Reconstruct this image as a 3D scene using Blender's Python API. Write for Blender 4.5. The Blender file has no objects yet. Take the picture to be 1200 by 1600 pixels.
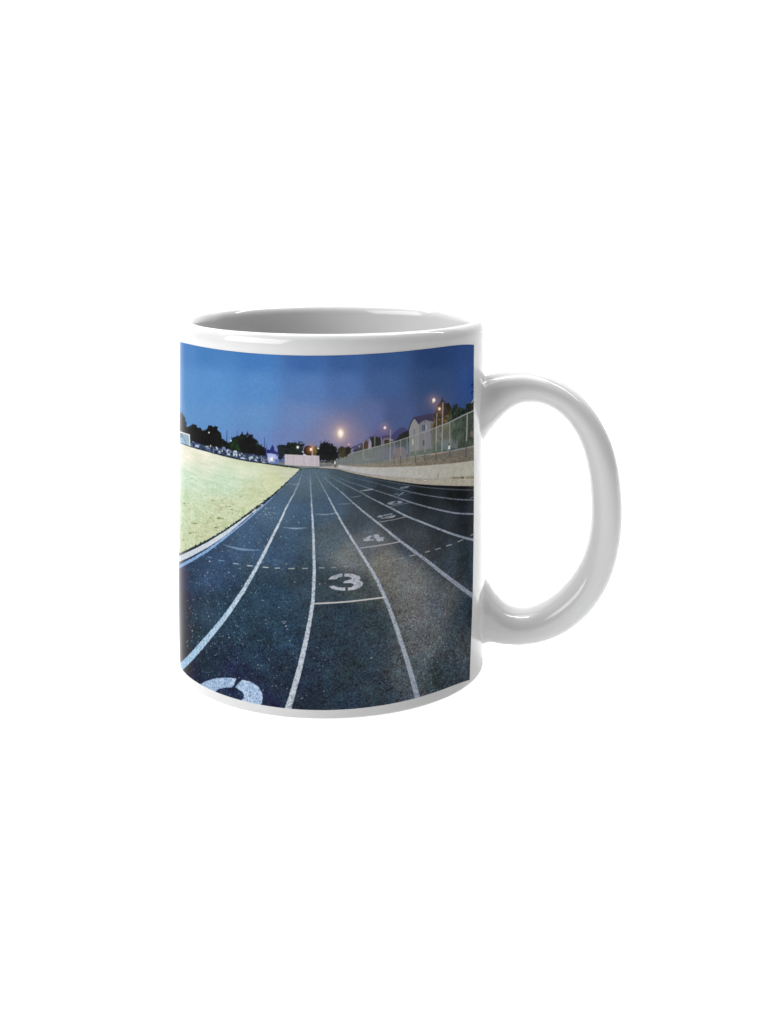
"""A white glazed mug carrying a wrapped photographic print of a running track at dusk,
standing on a seamless white studio sweep.  Units: metres (profile tables in millimetres)."""
import bpy, math
import numpy as np

MM = 0.001
scn = bpy.context.scene
col = scn.collection
rng = np.random.default_rng(11)

# ------------------------------------------------------------------ camera numbers
CAM_D, CAM_H = 357.267, 126.323               # mm in front of / above the foot of the mug
YAW, PITCH, ROLL = 0.0448, -0.0372, 0.0001    # radians
FOC, PPX, PPY = 2048.14, 612.55, 218.07       # focal length and principal point, 1200 x 1600 frame
cy, sy, cp, sp = math.cos(YAW), math.sin(YAW), math.cos(PITCH), math.sin(PITCH)
FWD = np.array([sy * cp, cy * cp, -sp])
RGT = np.array([cy, -sy, 0.0])
UPV = np.cross(RGT, FWD)
CAM = np.array([0.0, -CAM_D, CAM_H])


def lin(c):
    c = np.asarray(c, float)
    return np.where(c <= 0.04045, c / 12.92, ((c + 0.055) / 1.055) ** 2.4)


# ------------------------------------------------------------------ mug profile (mm)
def r_out(z):
    """outer radius of the body: a straight cylinder that draws in a little at the foot"""
    z = np.asarray(z, float)
    t = np.clip((26.0 - z) / 26.0, 0, 1)
    return 41.0 - 0.62 * t ** 1.6


RIM_Z, RIM_R = 91.2, 39.06

# ------------------------------------------------------------------ helpers
def obj(name, verts, faces, mat, parent=None, smooth=True):
    me = bpy.data.meshes.new(name)
    me.from_pydata([tuple(v) for v in verts], [], [tuple(f) for f in faces])
    me.update()
    if smooth:
        me.polygons.foreach_set("use_smooth", [True] * len(me.polygons))
    o = bpy.data.objects.new(name, me)
    col.objects.link(o)
    me.materials.append(mat)
    if parent is not None:
        o.parent = parent
    return o


def new_mat(name):
    m = bpy.data.materials.new(name)
    m.use_nodes = True
    nt = m.node_tree
    return m, nt, nt.nodes["Principled BSDF"]


# ------------------------------------------------------------------ materials
def ceramic():
    m, nt, b = new_mat("glazed_white_ceramic")
    tc = nt.nodes.new("ShaderNodeTexCoord")
    n = nt.nodes.new("ShaderNodeTexNoise")
    n.inputs["Scale"].default_value = 60
    n.inputs["Detail"].default_value = 3
    nt.links.new(tc.outputs["Object"], n.inputs["Vector"])
    rp = nt.nodes.new("ShaderNodeValToRGB")
    rp.color_ramp.elements[0].color = (*CER_LO, 1)
    rp.color_ramp.elements[1].color = (*CER_HI, 1)
    nt.links.new(n.outputs["Fac"], rp.inputs["Fac"])
    nt.links.new(rp.outputs["Color"], b.inputs["Base Color"])
    b.inputs["Roughness"].default_value = 0.08
    b.inputs["IOR"].default_value = 1.4
    # very slight waviness of the glaze
    n2 = nt.nodes.new("ShaderNodeTexNoise")
    n2.inputs["Scale"].default_value = 55
    n2.inputs["Detail"].default_value = 1
    nt.links.new(tc.outputs["Object"], n2.inputs["Vector"])
    bp = nt.nodes.new("ShaderNodeBump")
    bp.inputs["Strength"].default_value = 0.2
    bp.inputs["Distance"].default_value = 0.0006
    nt.links.new(n2.outputs["Fac"], bp.inputs["Height"])
    nt.links.new(bp.outputs["Normal"], b.inputs["Normal"])
    return m


CER_LO, CER_HI = (0.455, 0.455, 0.457), (0.48, 0.48, 0.481)


def print_mat():
    m, nt, b = new_mat("sublimation_print")
    at = nt.nodes.new("ShaderNodeAttribute")
    at.attribute_name = "print_colour"
    tc = nt.nodes.new("ShaderNodeTexCoord")
    n = nt.nodes.new("ShaderNodeTexNoise")
    n.inputs["Scale"].default_value = 2600
    n.inputs["Detail"].default_value = 2
    nt.links.new(tc.outputs["Object"], n.inputs["Vector"])
    mr = nt.nodes.new("ShaderNodeMapRange")
    mr.inputs["From Min"].default_value = 0.25
    mr.inputs["From Max"].default_value = 0.75
    mr.inputs["To Min"].default_value = 0.93
    mr.inputs["To Max"].default_value = 1.07
    nt.links.new(n.outputs["Fac"], mr.inputs["Value"])
    vm = nt.nodes.new("ShaderNodeVectorMath")
    vm.operation = "SCALE"
    nt.links.new(at.outputs["Color"], vm.inputs[0])
    nt.links.new(mr.outputs["Result"], vm.inputs["Scale"])
    nt.links.new(vm.outputs["Vector"], b.inputs["Base Color"])
    b.inputs["Roughness"].default_value = 0.13
    b.inputs["IOR"].default_value = 1.05
    b.inputs["Specular IOR Level"].default_value = 0.5
    return m


def acrylic():
    """translucent white acrylic for the sweep: scatters light from above and lets the
    added lamp underneath shine through and wash out shadows"""
    m = bpy.data.materials.new("white_acrylic_sheet")
    m.use_nodes = True
    nt = m.node_tree
    nt.nodes.remove(nt.nodes["Principled BSDF"])
    out = nt.nodes["Material Output"]
    tc = nt.nodes.new("ShaderNodeTexCoord")
    n = nt.nodes.new("ShaderNodeTexNoise")
    n.inputs["Scale"].default_value = 220
    n.inputs["Detail"].default_value = 4
    nt.links.new(tc.outputs["Object"], n.inputs["Vector"])
    rp = nt.nodes.new("ShaderNodeValToRGB")
    rp.color_ramp.elements[0].color = (0.90, 0.90, 0.90, 1)
    rp.color_ramp.elements[1].color = (0.93, 0.93, 0.93, 1)
    nt.links.new(n.outputs["Fac"], rp.inputs["Fac"])
    d = nt.nodes.new("ShaderNodeBsdfDiffuse")
    t = nt.nodes.new("ShaderNodeBsdfTranslucent")
    mx = nt.nodes.new("ShaderNodeMixShader")
    mx.inputs[0].default_value = 0.4
    for k in (d, t):
        nt.links.new(rp.outputs["Color"], k.inputs["Color"])
    nt.links.new(d.outputs[0], mx.inputs[1])
    nt.links.new(t.outputs[0], mx.inputs[2])
    nt.links.new(mx.outputs[0], out.inputs["Surface"])
    return m


M_CER, M_PRINT, M_SWEEP = ceramic(), print_mat(), acrylic()

# ------------------------------------------------------------------ the sweep (floor running up into a wall)
SW = 1.5
prof = [(-0.95, 0.0), (-0.4, 0.0), (0.0, 0.0), (0.50, 0.0)]
for k in range(1, 17):
    a = k / 16 * math.pi / 2
    prof.append((0.50 + 0.25 * math.sin(a), 0.25 - 0.25 * math.cos(a)))
prof += [(0.75, 0.5), (0.75, 0.95)]
vs, fs = [], []
for (y, z) in prof:
    for x in (-SW, -SW / 2, 0, SW / 2, SW):
        vs.append((x, y, z))
for i in range(len(prof) - 1):
    for j in range(4):
        a = i * 5 + j
        fs.append((a, a + 1, a + 6, a + 5))
bd = obj("backdrop", vs, fs, M_SWEEP)
bd["kind"] = "structure"
bd["label"] = "seamless white sweep under and behind the mug"

# ------------------------------------------------------------------ mug: root
mug = bpy.data.objects.new("mug", None)
mug.empty_display_size = 0.02
col.objects.link(mug)
mug["label"] = "white glazed ceramic mug printed with a running track at dusk, standing on a white sweep"
mug["category"] = "mug"

# body: lathe
pr = [(0.0, 2.2), (30.0, 2.2), (34.0, 2.0), (35.2, 1.2), (36.0, 0.25), (37.0, 0.0), (39.3, 0.0)]
for k in range(1, 7):
    a = k / 6 * math.pi / 2
    pr.append((39.3 + 1.12 * math.sin(a), 0.85 - 0.85 * math.cos(a)))
for z in np.linspace(2.0, 88.3, 60):
    pr.append((float(r_out(z)), float(z)))
for k in range(1, 13):
    a = k / 12 * math.pi / 2
    pr.append((RIM_R + (41 - RIM_R) * math.cos(a), 88.3 + (RIM_Z - 88.3) * math.sin(a)))
for k in range(1, 13):
    a = k / 12 * math.pi / 2
    pr.append((RIM_R - 1.75 * math.sin(a), RIM_Z - 2.6 + 2.6 * math.cos(a)))
for z in np.linspace(86.0, 12.0, 26):
    pr.append((37.31 - (86 - z) * 0.004, float(z)))
for k in range(1, 10):
    a = k / 9 * math.pi / 2
    pr.append((29.0 + 8.0 * math.cos(a), 12.0 - 7.5 * math.sin(a)))
pr.append((0.0, 4.5))
NS = 320
vs, fs = [], []
for (r, z) in pr:
    for k in range(NS):
        a = 2 * math.pi * k / NS
        vs.append((r * math.sin(a) * MM, -r * math.cos(a) * MM, z * MM))
for i in range(len(pr) - 1):
    for k in range(NS):
        k2 = (k + 1) % NS
        fs.append((i * NS + k, i * NS + k2, (i + 1) * NS + k2, (i + 1) * NS + k))
body = obj("body", vs, fs, M_CER, mug)
body["label"] = "white glazed cup body with a rounded rim"

# ------------------------------------------------------------------ handle
HA = math.radians(83.0)                      # bearing of the handle round the mug
HD = np.array([math.sin(HA), -math.cos(HA), 0.0])
HN = np.array([math.cos(HA), math.sin(HA), 0.0])   # sideways


def to_plane(x, y):
    """distance from the axis and height (mm) of a sight line in the handle's plane"""
    d = FWD + RGT * ((x - PPX) / FOC) - UPV * ((y - PPY) / FOC)
    t = -(CAM @ HN) / (d @ HN)
    p = CAM + d * t
    return p @ HD, p[2]


PAIRS = [((744, 580), (745, 708), 11.0), ((751, 585.5), (752, 697), 9.8), ((758, 586.8), (758.5, 686), 8.7), ((766, 584.5), (767, 672), 7.7),
         ((778, 582), (781, 654.5), 6.9), ((795, 579), (797, 637), 6.5), ((813, 577.5), (813, 629), 6.3),
         ((835, 579.5), (832, 627), 6.3), ((862, 587), (853, 631), 6.3), ((890, 601.5), (874, 643), 6.3),
         ((914, 621), (893, 665), 6.3), ((938, 652), (907, 691), 6.3), ((957, 688), (917, 723), 6.3),
         ((968, 730), (922, 765), 6.3), ((973, 778), (923, 795), 6.3), ((973, 815), (922, 818), 6.3),
         ((970, 845), (918, 845), 6.3), ((962, 885), (909, 876), 6.3), ((948, 921), (893, 904), 6.3),
         ((923, 957), (869, 929), 6.3), ((890, 985), (846, 944.5), 6.3), ((853, 1000), (823, 954), 6.3),
         ((818, 1006), (802, 952), 6.5), ((790, 1004), (788, 943), 6.9), ((775, 1001.3), (776, 927), 7.5),
         ((765, 1000), (767, 914), 8.2), ((755, 1003), (756, 900), 8.9), ((750, 1008), (751, 890), 9.9), ((743.5, 1015), (744.5, 878), 11.0)]
HP = np.array([[*to_plane(*o), *to_plane(*i), w] for o, i, w in PAIRS])


def catmull(P, n):
    out = []
    Q = np.vstack([2 * P[0] - P[1], P, 2 * P[-1] - P[-2]])
    for i in range(1, len(Q) - 2):
        for t in np.linspace(0, 1, n, endpoint=False):
            a, b, c, d = Q[i - 1], Q[i], Q[i + 1], Q[i + 2]
            out.append(0.5 * (2 * b + (c - a) * t + (2 * a - 5 * b + 4 * c - d) * t ** 2 + (3 * b - a - 3 * c + d) * t ** 3))
    out.append(Q[-2])
    return np.array(out)


for _ in range(1):                           # take the tracing wobble out
    S = HP.copy()
    S[1:-1] = 0.25 * HP[:-2] + 0.5 * HP[1:-1] + 0.25 * HP[2:]
    HP[5:-5] = S[5:-5]
HS = catmull(HP, 6)
NC = 56
vs, fs = [], []
for (ro, zo, ri, zi, w) in HS:
    c = np.array([(ro + ri) / 2, (zo + zi) / 2])
    h = np.array([(ro - ri) / 2, (zo - zi) / 2])
    for k in range(NC):
        a = 2 * math.pi * k / NC
        ca, sa = math.cos(a), math.sin(a)
        e = 2 / 2.2
        ca, sa = math.copysign(abs(ca) ** e, ca), math.copysign(abs(sa) ** e, sa)
        q = c + h * ca
        p = HD * q[0] + np.array([0, 0, q[1]]) + HN * (w * sa)
        vs.append(p * MM)
for i in range(len(HS) - 1):
    for k in range(NC):
        k2 = (k + 1) % NC
        fs.append((i * NC + k, (i + 1) * NC + k, (i + 1) * NC + k2, i * NC + k2))
fs.append(tuple(range(NC)))
fs.append(tuple(reversed(range((len(HS) - 1) * NC, len(HS) * NC))))
handle = obj("handle", vs, fs, M_CER, mug)
handle["label"] = "white rounded ear handle flaring into the body at both ends"

# ------------------------------------------------------------------ printed picture
# The artwork is drawn as flat vector art and wrapped on the body as a fine sheet whose vertices carry
# the ink colour.  Columns run round the mug, rows run up it.
T_R = 68.45                                                   # right edge of the print, degrees
theta = np.concatenate([np.arange(-172, -84, 0.5), np.arange(-84, T_R, 0.155), [T_R]])
rows = 820
TH = np.radians(theta)[None, :] * np.ones((rows, 1))          # squared up to the print's right edge below


def wrap(th, z):
    """flat artwork coordinates of a point at bearing th (rad), height z (mm): the artwork is scaled so that
    one unit is about 0.17 mm at the front and it runs on unrolled past the side of the mug"""
    lim = math.radians(-80.0)
    tc = np.maximum(th, lim)
    r = r_out(z)
    P = np.stack([r * np.sin(tc), -r * np.cos(tc), z], -1) - CAM
    d = P @ FWD
    X = PPX + FOC * (P @ RGT) / d
    Y = PPY - FOC * (P @ UPV) / d
    return X + np.minimum(th - lim, 0) * 41.0 / 0.173, Y


def edge_fit(pts, z0):
    """height of the print's edge along the bearing, from points of the artwork's border"""
    th = np.radians(np.linspace(-79, 69, 800))
    zz = np.full_like(th, z0)
    for _ in range(12):
        X, Y = wrap(th, zz)
        X2, Y2 = wrap(th, zz + 0.1)
        zz = zz + 0.1 * (np.interp(X, [p[0] for p in pts], [p[1] for p in pts]) - Y) / (Y2 - Y)
    return np.polyfit(th, zz, 4)


PT = [(280, 533.6), (283, 534.5), (301, 539), (328, 543.8), (370, 549.8), (420, 553.8), (470, 555.8), (499, 556), (528, 555.4), (569, 553.3),
      (625, 549.3), (680, 543.8), (740, 535.8)]
PB = [(283, 1043), (285.4, 1045.8), (296.7, 1058), (320, 1073.8), (353, 1088), (370, 1093.4), (420, 1103.3), (470, 1108.3), (495, 1109),
      (516, 1108.8), (570, 1105.6), (625, 1097.5), (680, 1083.3), (705, 1072.6), (720, 1064), (734, 1053.3)]
ct, cb = edge_fit(PT, 86.4), edge_fit(PB, 2.4)
tcl = np.clip(np.radians(theta), math.radians(-79), None)
z_top, z_bot = np.polyval(ct, tcl), np.polyval(cb, tcl)
f = np.linspace(0, 1, rows)[:, None]
Z = z_bot[None, :] * (1 - f) + z_top[None, :] * f
redge = np.full((rows, 1), math.radians(68.0))                # the right border leans in a touch towards the foot
for _ in range(15):
    X, Y = wrap(redge, Z[:, -1:])
    X2, _y = wrap(redge + 0.002, Z[:, -1:])
    redge = redge + 0.002 * (np.interp(Y, [536, 850, 900, 950, 1000, 1053], [740.2, 740.0, 739.2, 737.4, 735.6, 734.0]) - X) / (X2 - X)
redge = np.polyval(np.polyfit(Z[:, -1], redge[:, 0], 4), Z[:, -1])[:, None]
k0 = math.radians(40.0)
TH = np.where(TH > k0, k0 + (TH - k0) * (redge - k0) / (math.radians(T_R) - k0), TH)
AX, AY = wrap(TH, Z)
FS, FZ = TH * 41.0, Z                                          # true unrolled millimetres, for grain
H, W = AX.shape
IMG = np.zeros((H, W, 3))


def vnoise(sx, sz, seed, octaves=1, S=None, Zz=None):
    """value noise on the unrolled sheet, cell size sx by sz mm, range 0..1"""
    S = FS if S is None else S
    Zz = FZ if Zz is None else Zz
    out = np.zeros_like(S)
    amp, tot = 1.0, 0.0
    for o in range(octaves):
        g = np.random.default_rng(seed + o).random((256, 256))
        u, v = S / sx * 2 ** o + 500.37, Zz / sz * 2 ** o + 300.71
        iu, iv = np.floor(u).astype(int), np.floor(v).astype(int)
        fu, fv = u - iu, v - iv
        fu, fv = fu * fu * (3 - 2 * fu), fv * fv * (3 - 2 * fv)
        a, b = g[iv % 256, iu % 256], g[iv % 256, (iu + 1) % 256]
        c, d = g[(iv + 1) % 256, iu % 256], g[(iv + 1) % 256, (iu + 1) % 256]
        out += amp * ((a * (1 - fu) + b * fu) * (1 - fv) + (c * (1 - fu) + d * fu) * fv)
        tot += amp
        amp *= 0.55
    return out / tot


def C(*rgb):
    return np.array(rgb, float) / 255.0


def blend(mask, colour, sl=None):
    sl = sl or (slice(None), slice(None))
    colour = np.asarray(colour, float)
    if colour.ndim == 3 and colour.shape[:2] == (H, W):
        colour = colour[sl]
    IMG[sl] += mask[..., None] * (colour - IMG[sl])


def window(x0, y0, x1, y1, m=3):
    ok = (AX > x0 - m) & (AX < x1 + m) & (AY > y0 - m) & (AY < y1 + m)
    rr, cc = np.where(ok.any(1))[0], np.where(ok.any(0))[0]
    if len(rr) == 0 or len(cc) == 0:
        return None
    return (slice(rr[0], rr[-1] + 1), slice(cc[0], cc[-1] + 1))


def poly_mask(pts, soft=0.9, rough=0.0, seed=0, cell=0.5):
    P = np.asarray(pts, float)
    sl = window(P[:, 0].min(), P[:, 1].min(), P[:, 0].max(), P[:, 1].max(), 4 + rough)
    if sl is None:
        return None, None
    X, Y = AX[sl], AY[sl]
    if rough:
        k = 2.0 if rough < 0.85 else 4.2
        S_, Z_ = FS[sl], FZ[sl]
        X = X + (vnoise(cell, cell, 900 + seed, 2, S_, Z_) - 0.5) * k * rough
        Y = Y + (vnoise(cell, cell, 950 + seed, 2, S_, Z_) - 0.5) * k * rough
    ins = np.zeros(X.shape, bool)
    dist = np.full(X.shape, 1e9)
    Q = np.roll(P, -1, 0)
    for (x0, y0), (x1, y1) in zip(P, Q):
        dx, dy = x1 - x0, y1 - y0
        L = dx * dx + dy * dy + 1e-12
        t = np.clip(((X - x0) * dx + (Y - y0) * dy) / L, 0, 1)
        dist = np.minimum(dist, np.hypot(X - x0 - t * dx, Y - y0 - t * dy))
        if y0 != y1:
            c = ((y0 > Y) != (y1 > Y)) & (X < dx * (Y - y0) / dy + x0)
            ins ^= c
    sd = np.where(ins, dist, -dist)
    return np.clip(sd / soft + 0.5, 0, 1), sl


def poly(pts, colour, alpha=1.0, soft=0.9, rough=0.0, seed=0, cell=0.5):
    m, sl = poly_mask(pts, soft, rough, seed, cell)
    if m is not None:
        blend(m * (alpha if np.isscalar(alpha) else alpha[sl]), colour, sl)


def line(pts, colour, alpha=1.0, soft=0.9, rough=0.0, seed=0):
    """tapered stroke; pts are (x, y, width)"""
    P = np.asarray(pts, float)
    if len(P) > 2:
        P = catmull(P, 5)
    wmax = P[:, 2].max()
    sl = window(P[:, 0].min(), P[:, 1].min(), P[:, 0].max(), P[:, 1].max(), wmax + 3)
    if sl is None:
        return
    X, Y = AX[sl], AY[sl]
    if rough:
        X = X + (vnoise(0.32, 0.32, 700 + seed, 1, FS[sl], FZ[sl]) - 0.5) * 2 * rough
        Y = Y + (vnoise(0.32, 0.32, 740 + seed, 1, FS[sl], FZ[sl]) - 0.5) * 2 * rough
    best = np.full(X.shape, -1e9)
    for (x0, y0, w0), (x1, y1, w1) in zip(P[:-1], P[1:]):
        dx, dy = x1 - x0, y1 - y0
        t = np.clip(((X - x0) * dx + (Y - y0) * dy) / (dx * dx + dy * dy + 1e-12), 0, 1)
        best = np.maximum(best, (w0 + t * (w1 - w0)) / 2 - np.hypot(X - x0 - t * dx, Y - y0 - t * dy))
    cov = np.clip(best / soft + 0.5, 0, 1)
    thin = np.clip(wmax / soft, 0, 1) if wmax < soft else 1.0
    blend(cov * thin * (alpha if np.isscalar(alpha) else alpha[sl]), colour, sl)


def dot(x, y, rx, ry, colour, alpha=1.0, power=None):
    m = 3 if power is None else 4 * max(rx, ry)
    sl = window(x - rx, y - ry, x + rx, y + ry, m)
    if sl is None:
        return
    d = np.hypot((AX[sl] - x) / rx, (AY[sl] - y) / ry)
    k = np.clip((1 - d) * min(rx, ry) / 0.9 + 0.5, 0, 1) if power is None else np.exp(-(d ** power))
    blend(k * alpha, colour, sl)


def field(anchors, sx=1.0, sy=1.0, p=2.6):
    """smooth colour field through colour samples (x, y, (r, g, b))"""
    num, den = np.zeros((H, W, 3)), np.zeros((H, W))
    Xc = np.maximum(AX, 276.0)
    for x, y, c in anchors:
        w = 1.0 / (((Xc - x) / sx) ** 2 + ((AY - y) / sy) ** 2 + 120.0) ** p
        num += w[..., None] * C(*c)
        den += w
    return num / den[..., None]


#ART-BEGIN
# ---- sky
sky = field([(284, 545, (84, 140, 208)), (330, 550, (70, 130, 200)), (400, 556, (64, 122, 195)), (480, 560, (58, 102, 172)), (540, 560, (54, 92, 154)),
             (600, 556, (48, 82, 138)), (680, 552, (38, 64, 114)), (738, 545, (40, 68, 122)),
             (284, 600, (92, 150, 214)), (330, 600, (86, 146, 212)), (400, 605, (82, 138, 205)), (480, 605, (80, 122, 188)), (540, 605, (70, 108, 172)),
             (600, 600, (60, 90, 146)), (680, 600, (48, 74, 120)), (738, 600, (44, 72, 132)),
             (284, 655, (96, 152, 212)), (330, 655, (94, 148, 209)), (400, 655, (94, 144, 204)), (470, 655, (100, 132, 190)), (580, 650, (80, 102, 156)),
             (620, 650, (66, 86, 134)), (680, 640, (62, 76, 118)), (738, 640, (46, 70, 128)),
             (400, 690, (100, 136, 198)), (450, 690, (104, 128, 185)), (490, 690, (106, 122, 174)), (560, 690, (98, 104, 148)), (600, 690, (82, 82, 132))], p=2.2)
g = sky.mean(-1, keepdims=True)
sky = g + (sky - g) * 0.87
sky *= 1 + (vnoise(0.5, 0.5, 1, 2)[..., None] - 0.5) * 0.05
sky += (vnoise(2.2, 2.2, 4, 2)[..., None] - 0.5) * 0.008
IMG[:] = sky
dot(532, 677, 46, 42, C(132, 122, 148), 0.5, 1.5)
dot(532, 677, 20, 22, C(186, 156, 158), 0.6, 1.3)
dot(532, 677, 8.5, 10.5, C(236, 200, 176), 0.72, 1.7)
dot(532, 677, 4.5, 6.9, C(250, 244, 228), 0.98, 3.2)

# ---- far hills and houses on the right
poly([(606, 690), (610, 685), (613, 678), (620, 672.5), (624.7, 668.7), (628.7, 667), (632, 668.4), (637, 670.7), (641, 673), (641, 695), (600, 700)], C(66, 66, 104), rough=0.7, seed=1)
poly([(543, 705), (547, 701), (552, 697.5), (560, 694), (566, 691.2), (568, 706), (546, 714)], C(78, 74, 106), rough=0.5, seed=2)
poly([(547.5, 702.5), (552.5, 700), (553, 712), (547.5, 713)], C(122, 118, 142))
poly([(560.5, 696), (562.8, 695.4), (563, 703), (560.6, 704)], C(140, 134, 140))
poly([(550, 708), (556, 703), (561, 700), (566, 699), (566, 710), (550, 713)], C(50, 54, 52), 0.8, rough=1.2, seed=33)
poly([(565.5, 697), (568, 692), (571, 688.5), (573, 686.5), (575.5, 691), (576, 708), (565, 710)], C(76, 62, 54), rough=1.0, seed=3)
poly([(576.5, 683.5), (588, 681.3), (594, 683), (596, 700), (578, 706)], C(44, 46, 46), rough=1.0, seed=4)
poly([(575.3, 694), (577.6, 684.5), (580.4, 691.5), (580.4, 704), (575.3, 706)], C(146, 140, 152))
poly([(575, 685), (578, 682.3), (588, 680.8), (588, 683), (579, 684)], C(70, 62, 92))
poly([(594.5, 683), (598, 680.3), (609, 679.4), (613, 681.5), (616, 694), (596, 702)], C(74, 66, 96), rough=0.4, seed=5)
poly([(597.5, 687.5), (600.5, 685.3), (604, 684.3), (614, 686), (614, 694), (597.5, 700)], C(118, 112, 120))
poly([(600, 690), (603, 687), (606, 686.5), (608, 690), (611, 691), (614, 690), (614, 696), (600, 700)], C(58, 54, 46), rough=1.3, seed=6)
poly([(617, 690), (624, 681), (630, 675.5), (637, 672.2), (641, 673), (641, 690), (617, 696)], C(40, 42, 42), rough=1.1, seed=7)
# large house
poly([(639.3, 684), (638.9, 670.7), (641.5, 663.3), (644.9, 656.9), (648.2, 653.5), (654.7, 662.7), (658, 659.3), (664, 656), (672, 657.3), (676, 660), (676, 712), (639.3, 714)], C(134, 133, 133))
poly([(654.5, 663), (658, 659.5), (664, 656), (672, 657.5), (676, 661), (676, 712), (655, 712)], C(118, 117, 124))
poly([(648, 653.3), (651.3, 650.3), (662, 648.2), (672, 646.3), (684, 644.8), (684, 660), (672.7, 657.9), (664, 655.7), (658, 659.0), (654.7, 662.7)], C(62, 57, 80), soft=0.7)
for a_, b_ in (((638.3, 672), (641.2, 662.5)), ((641.2, 662.5), (644.8, 655.8)), ((644.8, 655.8), (648.2, 652.2))):
    line([(*a_, 1.3), (*b_, 1.3)], C(42, 38, 52))
line([(648, 653.2, 1.3), (654.8, 662.8, 1.3)], C(52, 48, 66))
line([(658, 659.2, 1.0), (661, 656.8, 1.0), (664, 655.8, 1.0), (668, 656.2, 1.0), (672.5, 657.8, 1.2)], C(60, 56, 66), 0.9)
dot(663.2, 658.8, 0.9, 0.9, C(70, 66, 78))
poly([(658.8, 664), (661.4, 663.8), (661.8, 672.5), (659.2, 673)], C(84, 92, 106))
poly([(661.8, 663.8), (664, 663.6), (664.2, 671.8), (662, 672.4)], C(64, 70, 84))
poly([(664.2, 663.8), (667, 664), (667.2, 671.5), (664.4, 672)], C(140, 150, 156))
poly([(645.8, 671), (648.2, 670.4), (648.4, 678.5), (646, 679)], C(104, 112, 120))
poly([(672.6, 660), (675, 660), (677, 676), (673, 678)], C(96, 92, 84), rough=0.8, seed=71)

# ---- conifers and broad trees behind the fence on the right
br = vnoise(0.45, 0.6, 21, 2)
brown = C(58, 52, 42) + (np.clip((br - 0.5) * 3.2, 0, 1))[..., None] * C(62, 42, 16) * np.clip((AY - 632) / 18, 0.15, 1)[..., None]
brown = brown * np.clip(0.55 + (AY - 630) / 50, 0.55, 1.1)[..., None]
poly([(675.5, 672), (676.3, 658.8), (677.7, 650), (681.5, 640), (685.5, 632.6), (688.5, 627.5), (690.3, 624), (691.2, 619.5), (692.6, 625), (695, 629.5), (697, 632), (699.3, 628.8), (701, 627.5), (702.6, 631), (704, 635.4), (705.5, 645), (707, 672)],
     brown, rough=1.3, seed=8, cell=0.45)
gn = vnoise(0.5, 0.7, 25, 2)
green = C(30, 36, 36) + np.clip((gn - 0.4) * 2.4, 0, 1)[..., None] * C(30, 40, 14)
green = green * np.clip(1.25 - (AX - 700) / 75, 0.55, 1.2)[..., None]
poly([(698, 700), (699, 662), (701.5, 650), (704, 643), (706, 638.5), (708.2, 634.7), (710.5, 633), (712.4, 631.4), (714.5, 634.5), (716, 637.2), (718.5, 635.8), (721, 636), (724, 639), (726.4, 640), (727.2, 634), (728.5, 630.8), (732.2, 630.4), (736.5, 629), (742, 622.5), (742, 700)],
     green, rough=1.3, seed=9, cell=0.5)
poly([(690.5, 645), (690.8, 624), (691.2, 620), (692.4, 625), (695, 630), (697.5, 640), (697, 650), (693, 652)], C(44, 40, 44), 0.7, rough=1.2, seed=10)
dark = vnoise(0.8, 0.8, 29, 2)
poly([(711, 660), (714, 648), (720, 643), (727, 642), (733, 636), (742, 632), (742, 648), (728, 654), (714, 664)], C(24, 27, 28), np.clip((dark - 0.35) * 2.5, 0, 0.8), rough=1.5, seed=11)
line([(736.8, 629.3, 1.0), (738.5, 626.6, 1.2), (741, 622.5, 1.4)], C(165, 165, 160))
for x, y, rx, ry in ((738.5, 601, 2.2, 1.4), (740, 605, 1.5, 2.6), (736, 603, 1.4, 0.7), (738.4, 612, 1.8, 0.9), (736.6, 614.5, 1.2, 1.0), (739.5, 597, 1.2, 2.0)):
    dot(x, y, rx, ry, C(24, 32, 62), 0.85)

# ---- behind and under the fence: garden, road, dry bank
gm = vnoise(1.1, 1.3, 31, 3)
gard = C(74, 84, 74) + (gm[..., None] - 0.5) * C(70, 72, 62)
FENCE_TOP = [(525, 716.5), (540, 712), (552, 707.5), (566, 703.5), (580, 700), (595, 696), (608, 692.5), (620, 689.2), (633, 685), (650.7, 679.2), (665.3, 674.3), (682.7, 667.3), (691.2, 664.1),
             (702.5, 659.5), (713.8, 653.8), (727.3, 647.1), (742, 640.8)]
BANK_TOP = [(742, 696.4), (725, 700.4), (704, 704.8), (684.6, 707.8), (654.4, 712), (626.6, 716.5), (600, 721), (570, 724.5), (545, 726), (526, 725.5)]
poly([(676, 671)] + FENCE_TOP[11:] + BANK_TOP[:4] + [(676, 709)], gard * np.clip(1.12 - (AX - 690) / 130, 0.6, 1.2)[..., None], 0.8, rough=0.6, seed=12)
poly([(676, 671), (690, 665), (703, 660), (705, 690), (690, 693), (676, 694)], C(112, 104, 88) + (br[..., None] - 0.5) * C(60, 52, 40), 0.55, soft=6)
poly([(686, 690), (693, 687), (706, 686), (716, 689), (716, 700), (690, 704)], C(118, 124, 132), 0.5, soft=5, rough=2, seed=13)
poly([(733, 676), (738, 672), (742, 674), (742, 683), (735, 683)], C(118, 104, 92), 0.6, soft=3, rough=1, seed=14)
poly([(525, 718)] + FENCE_TOP[1:10] + [(650, 712)] + BANK_TOP[5:], C(106, 112, 110), np.clip(0.95 - (AX - 585) / 60, 0.25, 0.9), soft=1.0)
poly([(618, 700), (626, 697.5), (634, 701), (637, 713), (622, 718), (612, 720), (613, 711)], C(138, 112, 98), 0.55, soft=3, rough=1.5, seed=15)
poly([(620, 691), (634, 687), (638, 690), (637, 704), (630, 698), (620, 700)], C(66, 82, 78), 0.75, soft=2, rough=0.7, seed=16)
poly([(640, 706), (660, 703), (680, 700), (690, 698), (690, 706), (655, 712), (640, 713)], C(76, 90, 70), 0.6, soft=2, rough=0.7, seed=17)
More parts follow.
